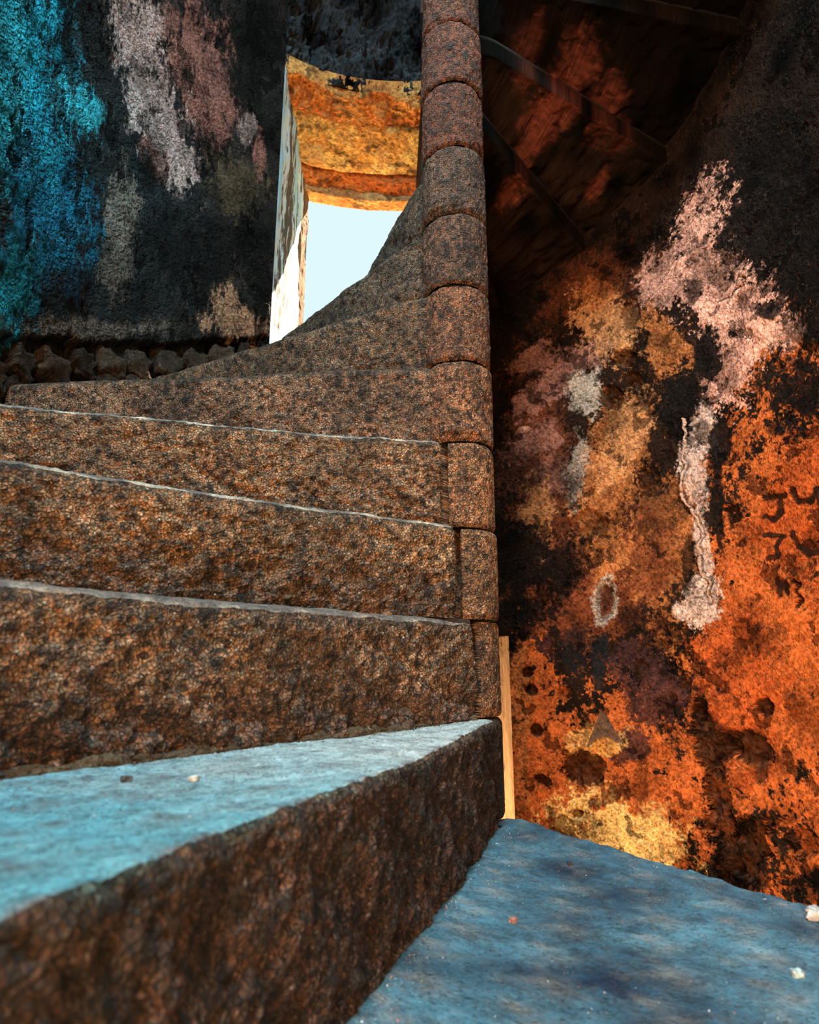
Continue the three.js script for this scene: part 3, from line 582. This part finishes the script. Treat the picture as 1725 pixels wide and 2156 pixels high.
// old plaster on the undersides: soot with patches of reddish ground left bare and one lit edge painted in; rows x, z, radius, strength
const BARE_AND_LIT = [[0.357, -0.329, 0.10, 1], [0.325, -0.37, 0.05, 1], [0.23, -0.434, 0.08, 0.9], [0.59, -0.608, 0.05, 0.9], [0.43, -0.285, 0.10, 0.9], [0.55, -0.39, 0.09, 0.8], [0.64, -0.47, 0.05, 0.5], [0.27, -0.195, 0.06, 0.6]];
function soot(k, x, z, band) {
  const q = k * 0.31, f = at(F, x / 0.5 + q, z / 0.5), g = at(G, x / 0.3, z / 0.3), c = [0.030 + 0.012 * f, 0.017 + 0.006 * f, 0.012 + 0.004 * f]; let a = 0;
  for (const [bx, bz, br, s] of BARE_AND_LIT) a = Math.max(a, s * smooth(-0.1, 0.7, 1 - Math.hypot(x - bx, z - bz) / br + 0.16 * f + 0.10 * g));
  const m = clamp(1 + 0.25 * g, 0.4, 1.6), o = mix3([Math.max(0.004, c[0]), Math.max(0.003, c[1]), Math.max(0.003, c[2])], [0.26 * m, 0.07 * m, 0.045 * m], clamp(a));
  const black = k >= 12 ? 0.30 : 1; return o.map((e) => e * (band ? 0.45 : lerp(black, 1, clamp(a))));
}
function surface(k, r, len, top) {                                   // chisel dressed and worn: lumps of a few centimetres, then crystals
  const q = k * 0.217, lump = at(F, r / 0.55 + q, len / 0.55 + q), mid = at(F, r / 0.16 + q, len / 0.16 + q * 2), fine = at(G, r / 0.42 + q, len / 0.42 + q);
  const rough = k <= 2 ? 1.35 : k <= 4 ? 1 : 0.7, low = top > 0 ? 0 : smooth(0.11, 0.0, len) * (k === 2 || k === 3 ? 1 : 0.4);
  const riser = rough * (0.0022 * lump + 0.0017 * mid + 0.0009 * fine) + low * (0.0035 * mid - 0.002), tread = 0.0008 * lump + 0.0003 * mid + 0.0004 * fine;
  return lerp(riser, tread, top);
}
function dustAndLight(k, r, len, top, tint) {                                // brown faces, dusted treads; cool light painted into the two lowest
  const q = k * 0.217, n = at(F, r / 0.5 + q, len / 0.5), m = at(F, r / 0.13, len / 0.13 + q), low = top > 0 ? 0 : smooth(0.12, 0.02, len + 0.02 * m) * (k === 2 || k === 3 ? 0.7 : 0.2);
  const face = [tint[0] * (0.95 + 0.14 * n), tint[1] * (0.82 + 0.12 * n), tint[2] * (0.70 + 0.10 * n)];
  const side = mix3(face, [0.30, 0.24, 0.26], clamp(low)), g = clamp(0.85 + 0.05 * n + 0.05 * m, 0.4, 1.15);
  const far = smooth(0.4, 1.1, r + 0.05 * n), t = k === 0 ? [0.07 * (1 + .35 * n), 0.19 * (1 + .3 * n), 0.28 * (1 + .25 * n)] : k === 1 ? [lerp(0.80, 0.15, far), lerp(0.87, 0.46, far), lerp(0.88, 0.58, far)] : k >= 5 ? [0.16, 0.135, 0.12] : [0.19, 0.152, 0.138];  // painted light: landing dim blue, next tread from sheen white to teal
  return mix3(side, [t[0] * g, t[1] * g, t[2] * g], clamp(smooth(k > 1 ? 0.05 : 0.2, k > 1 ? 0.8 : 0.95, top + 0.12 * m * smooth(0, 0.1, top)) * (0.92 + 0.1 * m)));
}
const CHANNEL = { 2: 74, 3: 100, 4: 119 };                            // upright groove cut in the drum beside the riser (degrees)
function drum(k, fine) {                                             // one drum of the newel: a cylinder with eased, chipped edges
  const y0 = (k - 1) * RISE, y1 = k * RISE, R0 = RN + 0.0012 * Math.sin(k * 2.7), nv = fine ? 60 : 12, e = 0.016, tint = BROWN[k] ?? [0.42, 0.30, 0.26], warm = k >= 6 ? [1.0, 0.80, 0.72] : [0.95, 0.86, 0.74];
  const g = grid(fine ? 240 : 32, nv, (u, v) => {
    const a = u * Math.PI * 2, y = lerp(y0 + 0.0025, y1 - 0.0025, v), t = Math.min(y - y0, y1 - y), uu = u * 2, q = k * 0.31;
    const ease = t < e ? e - Math.sqrt(Math.max(0, e * e - (e - t) ** 2)) : 0, chip = t < 0.02 ? 0.0022 * Math.max(0, at(F, u * 1 + q, 0.1 + (v > .5 ? .4 : 0))) : 0;
    const w = smooth(0, 0.06, u) * smooth(1, 0.94, u), d = (0.0013 * at(F, uu + q, y / 0.5) + 0.0008 * at(G, uu, y / 0.5 + q)) * w, r = R0 - ease * 0.85 - chip * w + d - (CHANNEL[k] ? 0.04 * smooth(6.5, 3.5, Math.abs(deg(a) - CHANNEL[k])) : 0), n = at(F, uu + q, y / 0.4);
    return { p: [r * Math.cos(a), y, r * Math.sin(a)], uv: [u * 2 * Math.PI * RN / GT + q, y / GT + q], c: [tint[0] * warm[0] * (1 + .12 * n), tint[1] * warm[1] * (0.82 + .1 * n), tint[2] * warm[2] * (0.72 + .08 * n)] };
  }, false);
  const lid = (y, up) => new THREE.CircleGeometry(R0 - 0.01, 48).rotateX(up ? -Math.PI / 2 : Math.PI / 2).translate(0, y, 0);
  const lids = [lid(y0 + 0.0026, false), lid(y1 - 0.0026, true)].map((l) => { l.setAttribute('color', new THREE.BufferAttribute(new Float32Array(l.attributes.position.count * 3).fill(0.3), 3)); return l; });
  return mergeGeometries([g, ...lids.map((l) => l)]);
}
const STEP_LABELS = [
  'wide granite landing tread at the bottom right with blue-grey light painted in against the orange wall',
  'nearest granite step on the left with a bright tread, pale blue light painted in, and a dark riser',
  'rough granite step just above the bright blue tread with mortar along its foot',
  'brown granite step with a pinkish foot, second riser above the bright blue tread',
  'warm orange-brown granite step, third riser above the bright pale blue tread',
  'granite step whose nearly level top line runs from newel to left wall',
  'dark curving granite step rising to the foot of the window jamb',
  'grey curved granite step whose edge crosses the lower corner of the window',
  'topmost granite step in the window, its steep blue-grey edge against the sky beside the newel',
  'granite step behind the newel, its drum one above the window step',
  'granite step overhead behind the newel, its underside next to the newel on the right',
  'granite step overhead with reddish patches on its underside, right of the newel',
  'granite step overhead with the sloping edge painted as if red-lit that meets the right wall in a V',
  'black underside of the granite step overhead at the top right of the V',
  'granite step high overhead at the top right, soot black',
];
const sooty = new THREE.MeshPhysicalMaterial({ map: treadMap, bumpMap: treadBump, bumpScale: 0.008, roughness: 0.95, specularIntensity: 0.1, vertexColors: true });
const steps = [];
for (let k = 0; k < 15; k++) {
  const g = new THREE.Group(); g.name = numbered('granite_step');
  tag(g, STEP_LABELS[k], 'step', 'winding steps of the spiral stair');
  scene.add(g); steps.push(g);
  const detail = k === 0 ? [170, 20, 10, 200] : k === 1 ? [300, 90, 20, 150] : k <= 5 ? [300, 80, 14, 60] : k <= 8 ? [200, 60, 14, 40] : k <= 13 ? [60, 20, 6, 24] : [20, 6, 3, 6];
  const block = stepBlock(k, detail);
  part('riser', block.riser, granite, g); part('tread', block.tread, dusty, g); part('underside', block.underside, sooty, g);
  if (k > 0 && k < 15) part('newel_drum', drum(k, k <= 11), granite, g);
}

// mortar squeezed out along the foot of the second riser
function footMortar(k) {
  const dir = rad(NOSE[k][0]), n = [Math.sin(dir), -Math.cos(dir)], y = (k - 1) * RISE;
  return grid(220, 10, (u, v) => {
    const r = lerp(0.1, 1.05, u), a = rad(noseAngle(k, r)), s = r / 0.4, h = Math.max(0.002, 0.007 + 0.003 * at(F, s, 0.3)), w = Math.max(0.002, 0.008 + 0.003 * at(F, s + .4, 0.7)), t = v * Math.PI / 2, q = 1 + 0.12 * at(G, s, v * 0.1);
    return { p: [r * Math.cos(a) + n[0] * w * Math.sin(t) * q, y + h * Math.cos(t) * q, r * Math.sin(a) + n[1] * w * Math.sin(t) * q], uv: [r / GT, v * 0.05], c: [0.17, 0.125, 0.085] };
  }, true);
}
part('mortar_joint', footMortar(2), sooty, steps[2], 'crumbly tan mortar along the foot of the riser');

// rubble showing below the ledge of the left wall, stones of the wall itself
const rubble = new THREE.MeshPhysicalMaterial({ map: treadMap, bumpMap: treadBump, bumpScale: 0.014, roughness: 0.95, specularIntensity: 0.15, vertexColors: true });
function roughStone(w, h, d, seed, c) {                              // squarish lump with hewn faces
  return grid(28, 18, (u, v) => {
    const a = u * Math.PI * 2, b = (v - 0.5) * Math.PI, e = 0.45, sp = (x) => Math.sign(x) * Math.pow(Math.abs(x), e), x = sp(Math.cos(b)) * sp(Math.cos(a)), z = sp(Math.cos(b)) * sp(Math.sin(a)), y = sp(Math.sin(b));
    const m = 1 + 0.13 * at(F, x * 0.3 + seed, y * 0.3 + z * 0.3) + 0.05 * at(RDG, x * 0.3 + seed, y * 0.3 + z * 0.2);
    return { p: [x * w / 2 * m, y * h / 2 * m, z * d / 2 * m], uv: [x * w + seed, (y * h + z * d) + seed], c };
  });
}
{
  const r = rng(77);
  for (let row = 0; row < 2; row++) for (let a = 168 + row * 3; a < 227;) {
    const w = 0.08 + r() * r() * 0.16, h = 0.075 + r() * 0.035, y = ledge(a) - 0.052 - row * 0.088 + (r() - .5) * 0.02, t = 0.5 + 0.6 * r(), [x, z] = polar(a + deg(w / 2.2), 1.142 + 0.012 * r());
    a += deg((w + 0.004) / 1.1);
    const m = part('rubble_stone', roughStone(w, h, 0.08, r() * 9, [0.10 * t, 0.066 * t, 0.048 * t]), rubble, wallLeft);
    m.position.set(x, y, z); m.rotation.set((r() - .5) * 0.3, Math.PI / 2 - rad(a - deg(w / 2.2)) + (r() - .5) * 0.2, (r() - .5) * 0.35);
  }
}

// a triangular flake standing off the right wall
{
  const at2 = (s, y, d) => { const a = s, R = 1.0 - d; return new THREE.Vector3(R * Math.cos(a), y, R * Math.sin(a)); };
  const c = [[5.288, 0.158, 0.004], [5.232, 0.040, 0.022], [5.366, 0.060, 0.026]];
  const g = grid(30, 30, (u, v) => {
    const w = 1 - u, [A, B, C] = c, e = u * v, f = u * (1 - v), s = A[0] * w + B[0] * f + C[0] * e, y = A[1] * w + B[1] * f + C[1] * e + 0.018 * u * u * Math.sin(v * Math.PI) + 0.004 * at(F, s / 0.1, 0.2) * u, d = A[2] * w + B[2] * f + C[2] * e + 0.003 * at(F, s / 0.12, y / 0.12) + 0.010 * Math.sin(v * Math.PI) * u;
    const p = at2(s, y, d + 0.004 - rightCoat.depth(s, y) * 0); return { p: p.toArray(), uv: [s, y], c: [0.16, 0.075, 0.038] };
  }, true);
  part('plaster_flake', g, new THREE.MeshStandardMaterial({ map: treadMap, bumpMap: treadBump, bumpScale: 0.01, roughness: 0.9, vertexColors: true, side: THREE.DoubleSide }), wallRight, 'dark triangular flake of plaster curling off the orange wall');
}

// loose pebbles on the treads
const pebbleStone = new THREE.MeshStandardMaterial({ map: treadMap, bumpMap: treadBump, bumpScale: 0.004, roughness: 0.8, vertexColors: true });
function pebble(label, x, y, z, size, c, seed) {
  const m = new THREE.Mesh(roughStone(size, size * 0.6, size * 0.75, seed, c), pebbleStone); m.name = numbered('pebble'); m.castShadow = m.receiveShadow = true;
  m.position.set(x, y + size * 0.22, z); m.rotation.y = seed * 3; tag(m, label, 'pebble', 'loose pebbles on the treads'); scene.add(m);
}
pebble('white angular pebble at the right edge of the landing tread, near the orange wall', 0.394, 0, 0.538, 0.021, [0.62, 0.60, 0.62], 1.3);
pebble('small pale chip at the front right of the blue landing tread', 0.28, 0, 0.694, 0.013, [0.45, 0.62, 0.66], 2.1);
pebble('small dark pebble in the middle of the blue landing tread', 0.137, 0, 0.328, 0.010, [0.05, 0.06, 0.07], 3.7);
pebble('small reddish pebble on the landing tread by the foot of the nearest riser', 0.012, 0, 0.552, 0.010, [0.42, 0.22, 0.18], 4.4);
pebble('pale pebble on the bright tread of the nearest step, halfway to the riser', -0.328, 0.2, 0.77, 0.009, [0.75, 0.78, 0.78], 5.2);
pebble('tiny dark pebble on the bright tread, left of the pale pebble', -0.392, 0.2, 0.775, 0.010, [0.10, 0.09, 0.09], 6.1);
{
  const r = rng(5), spots = [], add = (x, y, z, s) => spots.push([x, y, z, s]);
  const foot = (k, m, spread) => { const d = rad(NOSE[k][0]), n = [Math.sin(d), -Math.cos(d)]; for (let i = 0; i < m; i++) { const q = lerp(0.1, 0.95, r()), a = rad(noseAngle(k, q)), o = 0.004 + spread * r() * r(); add(q * Math.cos(a) + n[0] * o, (k - 1) * RISE, q * Math.sin(a) + n[1] * o, 0.0008 + 0.003 * r() * r() * r()); } };
  foot(1, 700, 0.06); foot(2, 500, 0.05);
  for (let i = 0; i < 500; i++) add(lerp(-0.15, 0.42, r()), 0, lerp(0.1, 0.85, r()), 0.0009 + 0.002 * r() * r() * r());
  for (let i = 0; i < 700; i++) { const q = lerp(0.15, 1.0, r()), a = rad(lerp(noseAngle(1, q) + 3, noseAngle(2, q), r())); add(q * Math.cos(a), 0.2, q * Math.sin(a), 0.0009 + 0.002 * r() * r() * r()); }
  const h0 = rad(NOSE[0][0]), keep = spots.filter(([x, y, z]) => y > 0 || x * Math.sin(h0) - z * Math.cos(h0) < NOSE[0][1] - 0.02 && Math.hypot(x, z) > 0.1 && x * Math.sin(rad(NOSE[1][0])) - z * Math.cos(rad(NOSE[1][0])) > NOSE[1][1] + 0.002);
  const g = new THREE.IcosahedronGeometry(0.5, 0), mesh = new THREE.InstancedMesh(g, new THREE.MeshStandardMaterial({ roughness: 0.8 }), keep.length), m = new THREE.Matrix4(), e = new THREE.Euler(), qq = new THREE.Quaternion(), c = new THREE.Color();
  keep.forEach(([x, y, z, s], i) => { e.set(r() * 6, r() * 6, r() * 6); m.compose(new THREE.Vector3(x, y + s * 0.2, z), qq.setFromEuler(e), new THREE.Vector3(s * 1.3, s * 0.8, s)); mesh.setMatrixAt(i, m); const t = r(), w = 0.2 + 0.8 * r() * r(); mesh.setColorAt(i, t < 0.3 ? c.setRGB(w * .6, w * .32, w * .26) : t < 0.45 ? c.setRGB(.05, .05, .05) : c.setRGB(w * .6, w * .85, w)); });
  mesh.name = 'grit'; mesh.userData.kind = 'stuff'; mesh.castShadow = mesh.receiveShadow = true; tag(mesh, 'fine grit and crumbs scattered over the two lowest treads', 'grit'); scene.add(mesh);
}

renderer.render(scene, camera);
